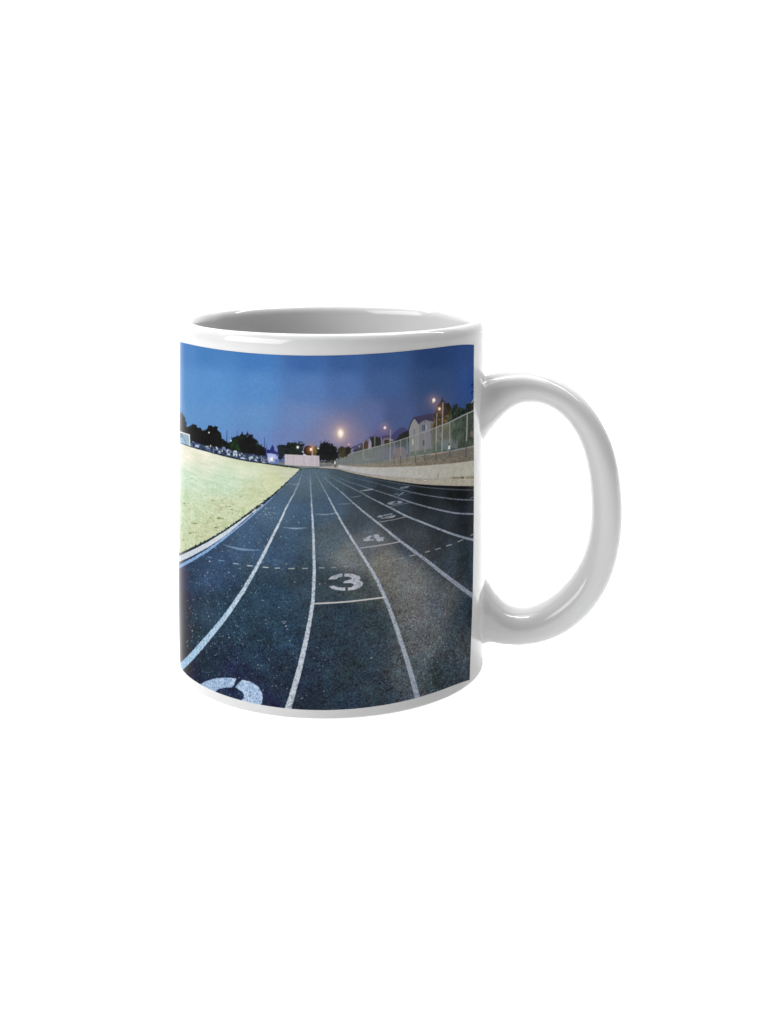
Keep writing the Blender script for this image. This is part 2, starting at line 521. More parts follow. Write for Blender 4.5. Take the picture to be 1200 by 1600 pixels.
poly([(660.2, 687.3), (663.2, 687), (663.4, 696), (660.4, 696.4)], C(70, 80, 88))
poly([(659.4, 686.6), (664, 686.2), (664, 687.2), (659.4, 687.6)], C(126, 128, 128))
line([(644.9, 687, 1.6), (644.7, 694.5, 1.6)], C(208, 198, 178))
poly([(673, 677), (680, 675), (680, 700), (674, 701)], C(92, 94, 78), 0.6, rough=0.8, seed=18)
bk = vnoise(0.5, 0.35, 41, 3)
bank = (C(128, 120, 107) + (bk[..., None] - 0.5) * C(52, 50, 46)) * np.clip(1.06 - (AX - 560) / 620, 0.75, 1.06)[..., None]
WALL_TOP = [(527, 726.3), (545, 729), (560, 730), (580, 730.5), (600, 730.7), (624, 730), (648, 729), (677, 727), (706, 724.7), (742, 720.1)]
poly(BANK_TOP[::-1] + [(742, 726), (700, 732), (600, 734), (540, 730), (527, 728)], bank)
poly([(660, 713), (700, 707), (742, 699), (742, 709), (700, 716), (665, 719)], C(92, 88, 88), 0.45, soft=4)
line([(600, 720, 0.7), (626.6, 716, 0.9), (654.4, 712, 1.1), (684.6, 707.8, 1.3), (704, 704.8, 1.5), (742, 696.6, 1.8)], C(150, 146, 142), 0.8)
poly([(672, 711.5), (675, 709), (690, 706.5), (697, 706), (690, 708.3), (676, 711)], C(172, 136, 120), 0.8)
for k in range(120):
    x = rng.uniform(545, 740)
    y = np.interp(x, [527, 600, 648, 706, 742], [727, 726, 721, 714, 707]) + rng.uniform(-3, 6)
    dot(x, y, rng.uniform(0.5, 1.4), rng.uniform(0.3, 0.8), C(166, 152, 130) if rng.random() < 0.6 else C(98, 90, 80), 0.4)

# fence mesh, posts, rail
mesh = C(114, 121, 114) + (vnoise(0.18, 0.9, 45, 2)[..., None] - 0.5) * C(40, 40, 36)
fb = [(525, 727), (560, 729), (600, 726), (626, 723), (650, 721), (681, 716), (703, 714), (728, 711), (742, 708)]
poly(FENCE_TOP + fb[::-1], mesh, np.clip(0.40 - (AX - 560) / 420, 0.08, 0.40))
xs = [529, 532, 535, 538.2, 541.6, 545, 548.6, 552.4, 556.4, 560.8, 565.4, 570.2, 575.4, 581, 587.4, 592, 598.2, 604.6]
for x in xs:
    yt = np.interp(x, [p[0] for p in FENCE_TOP], [p[1] for p in FENCE_TOP])
    line([(x, yt, 0.7), (x, min(yt + 22, np.interp(x, [527, 600], [727, 725])), 0.7)], C(148, 150, 146), 0.3)
for x, y0, y1, w in ((616, 690.5, 723, 0.9), (626, 688, 724.5, 1.2), (636, 684.5, 721, 1.0), (649.3, 680, 723, 1.3), (664, 675, 720, 1.2), (681.3, 668.3, 717.5, 1.4), (702.6, 660, 716, 1.6)):
    line([(x, y0, w), (x - 0.1, y1 - 12, w)], C(134, 138, 136), 0.85)
    line([(x - 0.1, y1 - 12, w), (x - 0.2, y1, w)], C(70, 72, 72), 0.75)
line([(730, 647, 1.9), (728.6, 690, 1.9)], C(138, 144, 142), 0.9)
line([(728.6, 690, 1.9), (727.6, 714.5, 1.9)], C(72, 75, 75), 0.85)
line([(x, y, np.interp(x, [525, 620, 742], [1.0, 1.35, 2.0])) for x, y in FENCE_TOP], C(140, 144, 143), 0.92)
poly([(700, 697), (703, 696), (703, 701.5), (699.8, 702)], C(196, 196, 190))
dot(701.6, 694, 0.9, 1.2, C(50, 54, 56))
dot(574, 717.5, 7, 0.8, C(164, 158, 144), 0.5)
# lamp posts
for x0, y0, x1, y1, w in ((537.6, 697, 537.6, 713, 0.9), (567.6, 691, 567.4, 716, 1.0), (585.6, 682, 585.4, 699, 1.1), (596, 684, 596, 696, 0.9),
                          (610, 671.5, 609.3, 720, 1.4), (682.4, 645.5, 681.4, 690, 1.2), (691.8, 629, 690.2, 705, 1.7)):
    line([(x0, y0, w), (x1, y1, w)], C(152, 148, 146), 0.85)
for x, y, r, c in ((601.3, 668.2, 2.0, (238, 226, 222)), (677.6, 625.2, 2.7, (255, 232, 212)), (686.3, 638.8, 2.1, (255, 226, 196)), (545, 694.6, 0.9, (214, 200, 214))):
    dot(x, y, r * 3.2, r * 3.4, C(198, 140, 128), 0.5, 1.5)
    dot(x, y, r * 0.9, r * 1.15, C(*c))
line([(676.5, 629, 2.0), (678.2, 621.5, 1.0)], C(255, 226, 206), 0.6)

# retaining wall and dirt strip
wl = vnoise(0.7, 0.7, 51, 3)
wall = C(170, 168, 163) + (wl[..., None] - 0.5) * C(22, 22, 22)
wall = wall + np.clip((620 - AX) / 90, 0, 1)[..., None] * C(8, 8, 16) - np.clip((AX - 620) / 120, 0, 1)[..., None] * C(12, 12, 20)
DIRT = [(742, 742.5), (725, 744), (706, 745.5), (685, 747.5), (665, 748), (640, 747), (620, 745.5), (600, 743.5), (580, 741.5), (560, 738.5), (545, 735), (527, 730.5)]
TRK = [(742, 759.9), (708.8, 759.5), (678.5, 758.3), (648, 756), (624, 752.5), (600, 749), (580, 746), (560, 742), (540, 737), (524, 733), (500, 731.3), (485, 731.3), (469, 732.6)]
dn = vnoise(0.5, 0.3, 55, 3)
poly([(499, 728.6), (527, 729.5)] + DIRT[::-1][1:] + [(742, 764), (648, 760), (560, 746), (520, 736), (470, 736), (462, 731), (470, 728)],
     C(156, 150, 138) + (dn[..., None] - 0.5) * C(40, 38, 36))
poly(WALL_TOP + DIRT, wall, rough=0.35, seed=19)
line([(527, 726.3, 0.8), (560, 729.6, 0.8), (600, 730.3, 0.8), (648, 728.6, 0.8), (706, 724.3, 0.9), (742, 719.8, 0.9)], C(196, 192, 180), 0.6)
line([(684.4, 740, 1.0), (683.6, 746.5, 1.2)], C(90, 88, 82), 0.8)
line([(654.6, 738.5, 0.8), (654.4, 742, 0.8)], C(104, 102, 98), 0.7)
poly([(704, 747), (708, 744.5), (716, 745.5), (720, 744.5), (725, 746), (733, 744.5), (742, 743.5), (742, 747), (722, 748), (708, 748.5)], C(116, 110, 84), 0.8, rough=0.8, seed=20)
dot(722.5, 746, 2.2, 1.2, C(66, 64, 60), 0.9)
dot(726, 747.8, 1.0, 0.8, C(206, 198, 184), 0.7)
dot(664.5, 750.5, 1.6, 0.9, C(206, 202, 192), 0.8)
dot(664.2, 748.6, 0.8, 0.5, C(96, 90, 84), 0.8)

# ---- left: trees, cars, building
tn = vnoise(0.6, 0.6, 61, 3)
blk = C(30, 30, 31) + (tn[..., None] - 0.5) * C(10, 12, 10)
poly([(-260, 700), (-260, 655), (-180, 640), (-100, 652), (-20, 643), (80, 656), (150, 645), (220, 652), (260, 646), (283, 644.5), (285.5, 647), (288, 652), (289.5, 656), (291.5, 662), (290.5, 665), (293.5, 668), (297, 665.5), (301, 663), (303, 664.5), (305.5, 663.5), (307, 664.5), (309, 667), (313, 668.5),
      (315.5, 671), (317, 672), (321, 671.5), (324, 668), (326, 666), (329, 665), (333, 665.6), (337, 665.5), (340, 668), (341, 672), (343, 674), (345, 676), (347, 680), (347.6, 682), (346.4, 685), (350, 686.5), (353.5, 688.5), (356, 692), (362, 690), (362, 706), (345, 704), (335, 702), (320, 699), (310, 695), (300, 692), (283, 690)],
     blk, rough=0.9, seed=22, cell=0.6)
poly([(280, 668), (280, 644), (285, 647), (288, 652), (290, 658), (292, 664), (288, 664), (285, 658)], C(66, 58, 118), 0.45, soft=4)
poly([(360.5, 704), (360, 690), (362, 684), (367, 684.5), (369, 682), (374, 680.5), (377, 676.5), (379, 675), (381, 677), (383, 679), (385, 678), (386.3, 674.5), (387.5, 677), (390, 679.5), (392, 678), (395, 682), (399, 684.5), (402, 687.5), (403.5, 690), (405, 693), (408, 695.5), (411, 697), (413, 699.5),
      (414.5, 701.5), (416, 704), (416.8, 708), (417.4, 716), (405, 715), (390, 712), (375, 709)], blk, rough=1.2, seed=23, cell=0.5)
for x, y, rx, ry, a in ((364, 694, 4.5, 7, 0.8), (376, 681, 4, 4, 0.65), (373, 702, 3, 3, 0.55), (368, 688, 3, 4, 0.5), (403, 697, 3, 4, 0.3), (371, 697, 3, 5, 0.45)):
    sl = window(x - 12, y - 12, x + 12, y + 12)
    lum = IMG[sl].mean(-1)
    d = np.hypot((AX[sl] - x) / rx, (AY[sl] - y) / ry)
    blend(np.exp(-d ** 2) * a * (lum < 0.25) * np.clip(tn[sl] * 2 - 0.3, 0, 1), C(44, 96, 48), sl)
for x, y in ((395.5, 683.5), (402.3, 693), (388, 680.5), (404, 690.5), (386, 682)):
    dot(x, y, 0.8, 1.1, C(96, 130, 190), 0.7)
for x0, y0, x1, y1, w in ((354.8, 672, 354.6, 690, 1.3), (362, 678, 362, 684, 0.8), (370.6, 673, 370.5, 684, 0.9), (413.4, 683.5, 413.2, 703, 1.3), (416.6, 694, 416.6, 704, 0.8), (386.4, 672, 386.4, 678, 0.7)):
    line([(x0, y0, w * 0.5), (x1, y1, w)], C(48, 50, 104), 0.9)
line([(360, 680.2, 0.8), (363, 680.2, 0.8)], C(190, 200, 214), 0.8)
dot(326.7, 675.8, 1.1, 1.2, C(236, 240, 236))
dot(360.8, 688.6, 1.2, 1.3, C(240, 244, 240))
dot(294.6, 664.2, 0.9, 0.9, C(180, 214, 240), 0.8)
poly([(416, 708), (417, 702), (420, 702.5), (422.5, 703), (424, 698.5), (425.6, 694.5), (428.4, 699), (429, 704), (432, 706), (434, 708), (434, 712), (416, 712)], C(46, 46, 108), rough=0.6, seed=24)
# strip of parked cars under the trees
GT = [(283, 693), (297, 698), (310, 702), (325, 706), (340, 710.3), (355, 714), (370, 717.5), (390, 721.2), (410, 724), (430, 727), (450, 729.6), (463, 731.4)]
cs = vnoise(0.5, 0.3, 65, 2)
CT = [(296, 688), (310, 692), (320, 696), (335, 698.5), (345, 700), (357, 702), (372, 705.5), (385, 708), (400, 711.5), (417, 712), (432, 714), (447, 714)]
poly(CT + [(447, 728), (430, 726)] + GT[-3:0:-1], C(58, 66, 92) + (cs[..., None] - 0.5) * C(60, 66, 84), soft=1.5, rough=0.7, seed=25)
r2 = np.random.default_rng(5)
for k in range(105):
    x = r2.uniform(297, 418)
    yb = np.interp(x, [p[0] for p in GT], [p[1] for p in GT])
    yt = np.interp(x, [p[0] for p in CT], [p[1] for p in CT])
    y = r2.uniform(yt, yb - 1.5)
    c = [(130, 150, 186), (184, 200, 216), (24, 28, 38), (30, 32, 44), (92, 108, 160), (116, 140, 150)][r2.integers(6)]
    w, h = r2.uniform(0.6, 2.4), r2.uniform(0.4, 1.4)
    sk = 0.22 * w
    poly([(x - w, y - h - sk), (x + w, y - h + sk), (x + w, y + h + sk), (x - w, y + h - sk)], C(*c), r2.uniform(0.4, 0.95), soft=1.0)
for pts, c in (([(305, 697), (306, 694.6), (309, 694.8), (311.5, 697.5), (311, 699.5), (305.5, 698)], (196, 214, 238)), ([(321, 697), (326, 696.5), (326, 698.5), (321.5, 698)], (176, 196, 200)),
               ([(328.4, 695.5), (330, 695), (330.2, 698.5), (328.5, 698)], (226, 226, 224)), ([(337, 698), (339, 697.8), (341, 701), (340.8, 703), (338, 700.5)], (214, 228, 234)),
               ([(347, 699), (349.5, 697.6), (352, 698.6), (353.5, 702), (352.6, 704), (347, 702)], (118, 130, 178)), ([(341.5, 705.5), (344, 705), (344.6, 708), (342, 708)], (184, 206, 236)),
               ([(354.2, 704), (355.6, 703), (356, 708), (360, 709), (360, 712), (355, 710.5)], (190, 210, 226)), ([(364.4, 706), (366, 703.6), (369.8, 704), (371, 708), (371, 713), (368, 713.5), (364.5, 712)], (204, 220, 232)),
               ([(366.2, 706.6), (370, 707), (370, 708.6), (366, 708.2)], (40, 44, 60)), ([(367, 710.4), (368.6, 710.8), (368.6, 713.6), (367, 713.2)], (30, 34, 46)), ([(376, 715.5), (379, 714), (382.5, 715.5), (383, 717.6), (376, 716.6)], (196, 212, 234)),
               ([(389, 717), (390, 713.5), (395.6, 713), (396, 716), (392, 717), (391, 720)], (184, 204, 210)), ([(398, 717), (401, 718), (403, 721), (398.5, 720)], (190, 206, 240)), ([(409, 721), (412, 721.5), (416, 723.6), (410, 723)], (206, 218, 236)),
               ([(407.8, 712), (408.8, 712), (409, 720), (408, 720)], (150, 176, 172)), ([(327.5, 700), (328, 700), (328.2, 705.5), (327.5, 705.5)], (120, 140, 180)), ([(333.6, 701.5), (334.6, 701), (334.4, 707.5), (333.4, 707)], (130, 150, 184))):
    poly(pts, C(*c), 0.92, soft=1.0)
for x, y in ((347.5, 704.6), (355.4, 704.3), (375, 711.4), (369.2, 706)):
    dot(x, y, 0.9, 1.0, C(248, 246, 238))
poly([(417, 708), (424, 708.5), (431, 709.5), (434, 713), (436, 724), (420, 722.5), (418, 716)], C(140, 156, 212), rough=0.8, seed=26)
poly([(434, 718), (446, 716), (446, 727), (430, 725.5), (421, 724), (422, 720)], C(92, 112, 156) + (cs[..., None] - 0.5) * C(60, 60, 60), 0.85, soft=2)
dot(424.5, 717, 6, 5, C(226, 226, 240), 0.9, 1.8)
dot(424.5, 717.3, 1.6, 2.4, C(255, 246, 236))
line([(420, 711, 1.0), (425, 710.5, 1.4), (430, 713, 1.0)], C(190, 200, 236), 0.8)
line([(427, 717, 1.0), (433, 718.5, 1.2)], C(54, 66, 130), 0.8)
line([(421, 722.5, 1.0), (421.5, 719, 1.2)], C(220, 226, 244), 0.8)
line([(447, 728, 0.1), (440, 721, 0.8), (430, 720, 0.8)], C(50, 70, 110), 0.5)
# trees 3 to 7
gt = C(40, 46, 50) + (tn[..., None] - 0.5) * C(26, 40, 40)
poly([(433.5, 702), (434, 696), (436.5, 694), (441, 693.6), (445, 695), (448, 699), (448, 712), (440, 714), (437, 713), (434.5, 709), (432.5, 707)], gt, rough=1.1, seed=27)
poly([(436, 708), (443, 708), (440, 714), (439, 719), (436, 718), (434.5, 712)], C(34, 36, 46), 0.9, rough=0.8, seed=28)
poly([(444.5, 712), (446, 699), (449, 692), (452, 691), (455, 692.5), (458, 692), (461, 690), (464, 692), (468, 691), (472, 692.5), (475.5, 694.5), (473, 697), (474, 700), (472, 704), (474, 712)], C(32, 38, 36) + (tn[..., None] - 0.5) * C(16, 26, 16), rough=1.4, seed=29, cell=0.4)
poly([(473.5, 712), (475, 700), (478, 697), (482, 695.3), (486, 697), (488.5, 701), (489, 712)], C(40, 34, 34), rough=0.9, seed=30)
poly([(488.5, 712), (489, 700), (491, 697), (495, 696.5), (500, 699), (500, 713)], C(84, 82, 58), rough=1.0, seed=31)
poly([(528, 716), (528, 702), (531, 700), (535, 697.5), (539, 699), (541, 699), (543, 697.8), (545, 697.3), (546.5, 700), (548, 701.5), (547, 709), (535, 716)], C(66, 60, 44) + (tn[..., None] - 0.5) * C(36, 34, 20), rough=1.0, seed=32)
poly([(539.5, 712), (540, 700.5), (543, 698), (545.2, 697.3), (546.8, 700), (547.8, 702), (546.6, 708)], C(40, 40, 42), rough=0.8, seed=34)
poly([(494.6, 716), (494.2, 705), (497, 700), (500, 697), (502, 693.5), (504, 690.5), (507, 688.8), (509, 691), (512, 690), (514, 692.5), (517, 693.5), (520, 695.5), (522, 698), (525, 699.2), (527.4, 698), (528.3, 702), (529.4, 707), (529, 716), (524, 720), (515, 720), (505, 720), (499, 718)], C(30, 31, 32) + (tn[..., None] - 0.5) * C(12, 16, 12), rough=1.6, seed=35, cell=0.4)
for x0, y0, x1, y1 in ((502, 691, 499, 688.5), (499.5, 691.5, 503, 688.6), (509, 689, 508, 686.6), (515, 691, 513, 688), (471, 692, 475.5, 693), (461, 690, 459.5, 688), (465, 690, 466.5, 687.6), (521, 696, 518.5, 692)):
    line([(x0, y0, 0.8), (x1, y1, 0.5)], C(44, 46, 70), 0.7)
dot(486, 702, 6, 6, C(222, 128, 70), 0.8, 1.6)
dot(486, 702, 1.8, 2.3, C(255, 240, 214))
line([(487.8, 699, 0.9), (487.8, 712, 1.2)], C(226, 214, 206), 0.9)
dot(465.3, 698.8, 2.8, 2.8, C(150, 170, 160), 0.6, 1.6)
dot(465.3, 698.8, 1.7, 1.8, C(246, 250, 240))
dot(497.3, 700.5, 1.4, 1.4, C(214, 222, 224))
# ground behind, low wall, walker
poly([(498.5, 721), (510, 722), (524, 721.5), (528, 724), (528, 731), (498.5, 730)], C(112, 114, 112) + (cs[..., None] - 0.5) * C(56, 50, 50), rough=0.5, seed=36)
poly([(500, 719.5), (512, 720), (523, 719), (524, 723.5), (512, 723), (500, 723)], C(62, 64, 58), 0.85, soft=1.4, rough=1.0, seed=37)
line([(510.5, 716, 1.6), (510, 723, 1.4)], C(34, 34, 34))
poly([(499, 728.8), (514, 728.4), (528, 729), (530, 733), (515, 732), (499, 731.4)], C(160, 154, 150), soft=1.0)
poly([(436, 722), (499, 726), (499, 732), (466, 733.5), (436, 730)], C(116, 120, 122))
poly([(445, 709.9), (460, 710.6), (474, 711.4), (499, 712.3), (499.2, 729), (470, 728), (445, 726.2)], C(188, 180, 186) + (vnoise(0.35, 12, 75)[..., None] - 0.5) * C(14, 14, 14))
for x in np.arange(449, 499, 3.6):
    line([(x, 711.5, 0.5), (x, 727.5, 0.5)], C(168, 160, 170), 0.5)
line([(445, 710.2, 0.7), (474, 711.5, 0.7), (499, 712.5, 0.7)], C(214, 206, 208), 0.8)
poly([(473.6, 711.6), (474, 709), (476, 709.2), (480, 711.9)], C(214, 208, 208))
poly([(472.4, 705), (474, 704.6), (475, 707.4), (473.6, 708)], C(198, 196, 198))
line([(523.3, 720.3, 1.4), (523.2, 725.4, 2.2)], C(222, 222, 220))
line([(523.3, 726, 1.6), (523.6, 729.5, 1.4)], C(44, 44, 48))
dot(523.3, 719.4, 0.8, 0.9, C(120, 96, 88))
# goal
poly([(-20, 690), (240, 682), (283, 676), (296, 680), (296.4, 697), (283, 692.5), (240, 692), (-20, 700)], C(168, 196, 216), 0.92, soft=1.2)
poly([(280, 676), (285, 677), (286, 683), (282, 684), (280, 683)], C(104, 118, 134), 0.85, soft=2)
line([(286, 681, 1.5), (289, 688, 1.8), (291.5, 694.5, 1.2)], C(124, 158, 190), 0.7)
line([(270, 671, 2.0), (283, 675.2, 2.0), (290, 677.6, 1.8), (296.3, 679.6, 1.7)], C(244, 244, 244))
line([(296.2, 679.4, 1.6), (296.8, 697.5, 1.6)], C(240, 242, 242))

# ---- grass
ge = [(469, 733), (462, 740), (448.5, 752.6), (433, 767.2), (416, 780.5), (399, 793.6), (381, 806.6), (368, 816), (355, 825), (340, 834.8), (325, 843.2), (312, 850), (299, 856), (284, 864), (260, 876), (200, 905), (80, 950), (-260, 990)]
gst = vnoise(5.0, 0.7, 81, 3)
gsm = vnoise(0.55, 0.32, 85, 3)
gsp = vnoise(1.3, 1.0, 88, 2)
gbase = field([(290, 704, (244, 240, 222)), (330, 714, (228, 230, 206)), (390, 728, (214, 220, 190)), (450, 738, (206, 206, 178)), (290, 750, (218, 231, 206)), (350, 750, (204, 219, 188)), (430, 758, (214, 212, 172)),
               (290, 800, (214, 220, 184)), (350, 800, (208, 210, 172)), (400, 780, (206, 208, 168)), (290, 850, (208, 212, 172)), (320, 835, (206, 206, 166)), (290, 775, (210, 222, 186))], p=2.0)
dk = np.clip((AY - 735) / 70, 0, 1)
gbase = gbase + C(-5, 1, 5) * np.clip((AY - 715) / 40, 0, 1)[..., None]
grass = gbase + (gst[..., None] - 0.5) * (1 - 0.6 * dk)[..., None] * C(38, 28, 40)
grass = grass + ((gsm - 0.5) * (0.25 + 0.9 * dk))[..., None] * C(46, 34, 54)
gf = vnoise(0.26, 0.2, 87, 2)
grass = grass + ((gf - 0.5) * dk)[..., None] * C(28, 22, 34)
spk = np.clip((gsp - 0.62) * 4, 0, 1) * np.clip((gsm - 0.42) * 4, 0, 1) * dk
grass = grass * (1 - 0.62 * spk[..., None]) + 0.62 * spk[..., None] * C(128, 158, 84)
poly([(-260, 702), (-60, 700), (120, 690), (240, 688)] + GT + [(469, 733)] + ge, grass, soft=1.0)
for k in range(150):                                         # green tufts
    x, y = r2.uniform(284, 440), r2.uniform(740, 850)
    if y > np.interp(x, [284, 325, 355, 381, 416, 445], [860, 840, 822, 803, 778, 750]) - 3:
        continue
    dot(x, y, r2.uniform(0.8, 3.2), r2.uniform(0.4, 1.0), C(150, 186, 120), r2.uniform(0.15, 0.55), 1.8)
for k in range(60):                                          # tufts and bare spots
    x, y = r2.uniform(284, 380), r2.uniform(775, 850)
    if y > np.interp(x, [284, 325, 355, 381, 416], [860, 840, 822, 803, 778]) - 3:
        continue
    dot(x, y, r2.uniform(0.8, 3.0), r2.uniform(0.4, 1.1), C(132, 140, 88), r2.uniform(0.3, 0.75))
for x, y, rx, ry in ((342, 809.5, 3.0, 1.6), (347.5, 810.5, 2.5, 0.9), (339, 824.5, 2.8, 1.0), (305, 818, 3.0, 1.1), (297, 833, 2.2, 1.0), (354, 791, 1.4, 0.9), (329, 809, 1.6, 0.8)):
    dot(x, y, rx, ry, C(104, 116, 62), 0.8)
    dot(x + 0.3, y + 0.2, rx * 0.4, ry * 0.4, C(206, 206, 150), 0.6)
line([(x, y - 0.6, w) for (x, y), w in zip(GT, (1.0, 1.1, 1.2, 1.2, 1.3, 1.4, 1.5, 1.6, 1.6, 1.6, 1.5, 1.0))], C(24, 34, 34), 0.85)
line([(425, 725.6, 1.4), (436, 727.2, 2.0), (448, 728.6, 2.8), (460, 730.2, 2.4), (471, 732.2, 1.2)], C(38, 54, 48), 0.92)
line([(451.8, 727, 0.8), (452, 730, 0.8)], C(180, 180, 172), 0.7)

# ---- track
trk = 0.9 * field([(292, 905, (42, 66, 98)), (330, 890, (48, 72, 106)), (400, 850, (58, 84, 116)), (440, 800, (66, 92, 120)), (470, 750, (78, 98, 118)), (500, 745, (76, 96, 112)), (530, 745, (62, 80, 94)), (560, 760, (52, 66, 82)),
             (600, 765, (40, 50, 62)), (660, 772, (28, 34, 42)), (725, 775, (22, 25, 30)), (735, 795, (27, 33, 42)), (520, 790, (62, 82, 106)), (470, 810, (58, 84, 112)), (560, 810, (58, 68, 80)), (620, 800, (44, 52, 62)), (690, 810, (36, 43, 52)), (735, 870, (34, 46, 58)),
             (640, 850, (54, 60, 70)), (700, 870, (42, 50, 60)), (440, 870, (54, 80, 110)), (470, 900, (48, 66, 84)), (430, 930, (38, 62, 84)), (520, 840, (74, 90, 104)), (545, 868, (100, 104, 106)), (600, 884, (106, 105, 102)), (620, 890, (99, 100, 100)), (575, 850, (84, 88, 94)),
             (520, 912, (52, 66, 80)), (560, 922, (62, 72, 80)), (640, 920, (98, 99, 100)), (650, 960, (90, 92, 96)), (690, 945, (74, 79, 86)), (732, 960, (36, 48, 60)), (540, 960, (38, 54, 70)), (580, 980, (44, 58, 70)), (660, 1000, (80, 84, 90)), (715, 1020, (52, 60, 68)), (640, 1060, (64, 72, 82)), (700, 1055, (42, 54, 64)),
             (560, 1030, (40, 54, 68)), (520, 1010, (38, 52, 68)), (530, 1090, (36, 48, 66)), (590, 1090, (42, 54, 68)), (480, 1090, (35, 46, 66)), (430, 990, (36, 58, 80)), (400, 1030, (34, 52, 76)), (440, 1060, (35, 47, 68)), (360, 960, (38, 62, 86)), (320, 960, (42, 62, 84)), (300, 1000, (36, 54, 72)), (330, 1040, (32, 46, 66)), (370, 1050, (34, 45, 76)), (300, 1055, (32, 40, 70)),
             (288, 940, (44, 58, 84)), (410, 1095, (32, 40, 72))], p=2.3)
g = trk.mean(-1, keepdims=True)
trk = (g + (trk - g) * 0.86) / 0.9 + C(5, 5, 3)
n1 = vnoise(0.24, 0.22, 91, 2)
n2 = vnoise(0.75, 0.6, 95, 2)
n3 = vnoise(5.0, 4.0, 97, 2)
near = np.clip((AY - 760) / 260, 0, 1)
amp = 0.12 + 0.52 * near
track = trk * (1 + (n1[..., None] - 0.5) * amp[..., None] * 1.25 + (n2[..., None] - 0.5) * 0.22 * amp[..., None])
track = track + (n3[..., None] - 0.5) * C(10, 16, 26) + (vnoise(1.2, 1.0, 99, 2)[..., None] - 0.5) * near[..., None] * C(6, 18, 22) + (vnoise(2.6, 2.2, 101, 2)[..., None] - 0.5) * near[..., None] * C(7, 14, 8)
grit = np.clip((vnoise(0.27, 0.24, 103) - 0.72) * 5, 0, 1) * near * np.clip((AX - 520) / 160, 0, 1)
track = track + grit[..., None] * C(42, 46, 52)
pit = np.clip((vnoise(0.25, 0.23, 107) - 0.68) * 5, 0, 1) * near
track = track * (1 - 0.34 * pit[..., None])
track = np.clip(track, 0.02, 1)
poly(ge[::-1][:0] + ge + [(-260, 1300), (760, 1300), (760, 760)] + TRK, track, soft=1.0)
line([(524, 733, 0.8), (560, 742, 1.0), (600, 749.3, 1.2), (648, 756.5, 1.8), (678.5, 759.2, 2.6), (708.8, 760.8, 3.4), (742, 761.4, 4.0)], C(16, 18, 22), 0.75)
line([(469, 733, 1.0), (485, 732, 1.0), (505, 732, 1.0), (524, 733.4, 1.0)], C(52, 66, 68), 0.8)

# kerb, the dark strip along it and the grass fringe
fr = vnoise(0.5, 0.5, 111, 2)
line([(469.5, 733.6, 0.8), (449, 753.4, 1.4), (433.5, 768, 2.0), (416.5, 781.6, 3.2), (399.5, 795, 4.0), (381.6, 808, 3.8), (355.5, 826.4, 3.6), (325.5, 845, 4.2), (299.5, 858, 4.6), (284, 866, 5.0), (255, 881, 5.0)], C(30, 38, 34), 0.85, rough=2.2, seed=41)
poly([(412, 787.8), (400, 796.5), (381, 809.5), (368, 818.8), (355, 828), (340, 837.5), (325, 846.5), (310, 854.5), (299, 860), (283, 867), (250, 882), (160, 922), (160, 935), (250, 893), (283, 877), (299, 869.4), (310, 863.6), (325, 855.2), (340, 845.6), (355, 835.2), (368, 824.8), (381, 814), (400, 798.6)],
     C(204, 212, 222) + (fr[..., None] - 0.5) * C(40, 36, 30), rough=0.5, seed=42)
line([(395, 802, 1.6), (380, 815.6, 2.0), (355, 836.5, 2.2), (325, 857.4, 2.8), (300, 871.2, 3.4), (283, 879.4, 4.0), (255, 892, 4.0)], C(36, 44, 70), 0.9)
for x, y in ((409, 789), (398.5, 796.6), (396, 799)):
    dot(x, y, 2.0, 1.2, C(214, 220, 226), 0.8)
wn = vnoise(0.34, 0.3, 115, 2)
wear = np.clip(0.55 + wn * 0.9, 0, 1) * np.clip((AY - 728) / 70, 0.22, 1)
blue = C(140, 178, 222) + np.clip((AX - 330) / 100, 0, 1)[..., None] * C(0, -14, -24)
line([(466, 739, 0.7), (448, 757, 0.9), (433, 770, 1.2), (425, 778, 1.5), (410, 791.7, 1.8), (395, 804.2, 2.2), (380, 817.5, 2.5), (365, 829.4, 3.0), (346.7, 843.5, 3.4), (326.7, 858.4, 4.2), (305, 871.9, 4.8), (282.5, 884, 5.4), (255, 898, 5.5), (160, 940, 6)], blue, wear, rough=0.5, seed=43)
lw = C(196, 204, 214) + (wn[..., None] - 0.5) * C(46, 42, 36) - np.clip((AX - 440) / 260, 0, 1)[..., None] * C(62, 62, 58) + np.clip((430 - AX) / 150, 0, 1)[..., None] * C(-26, 4, 24)
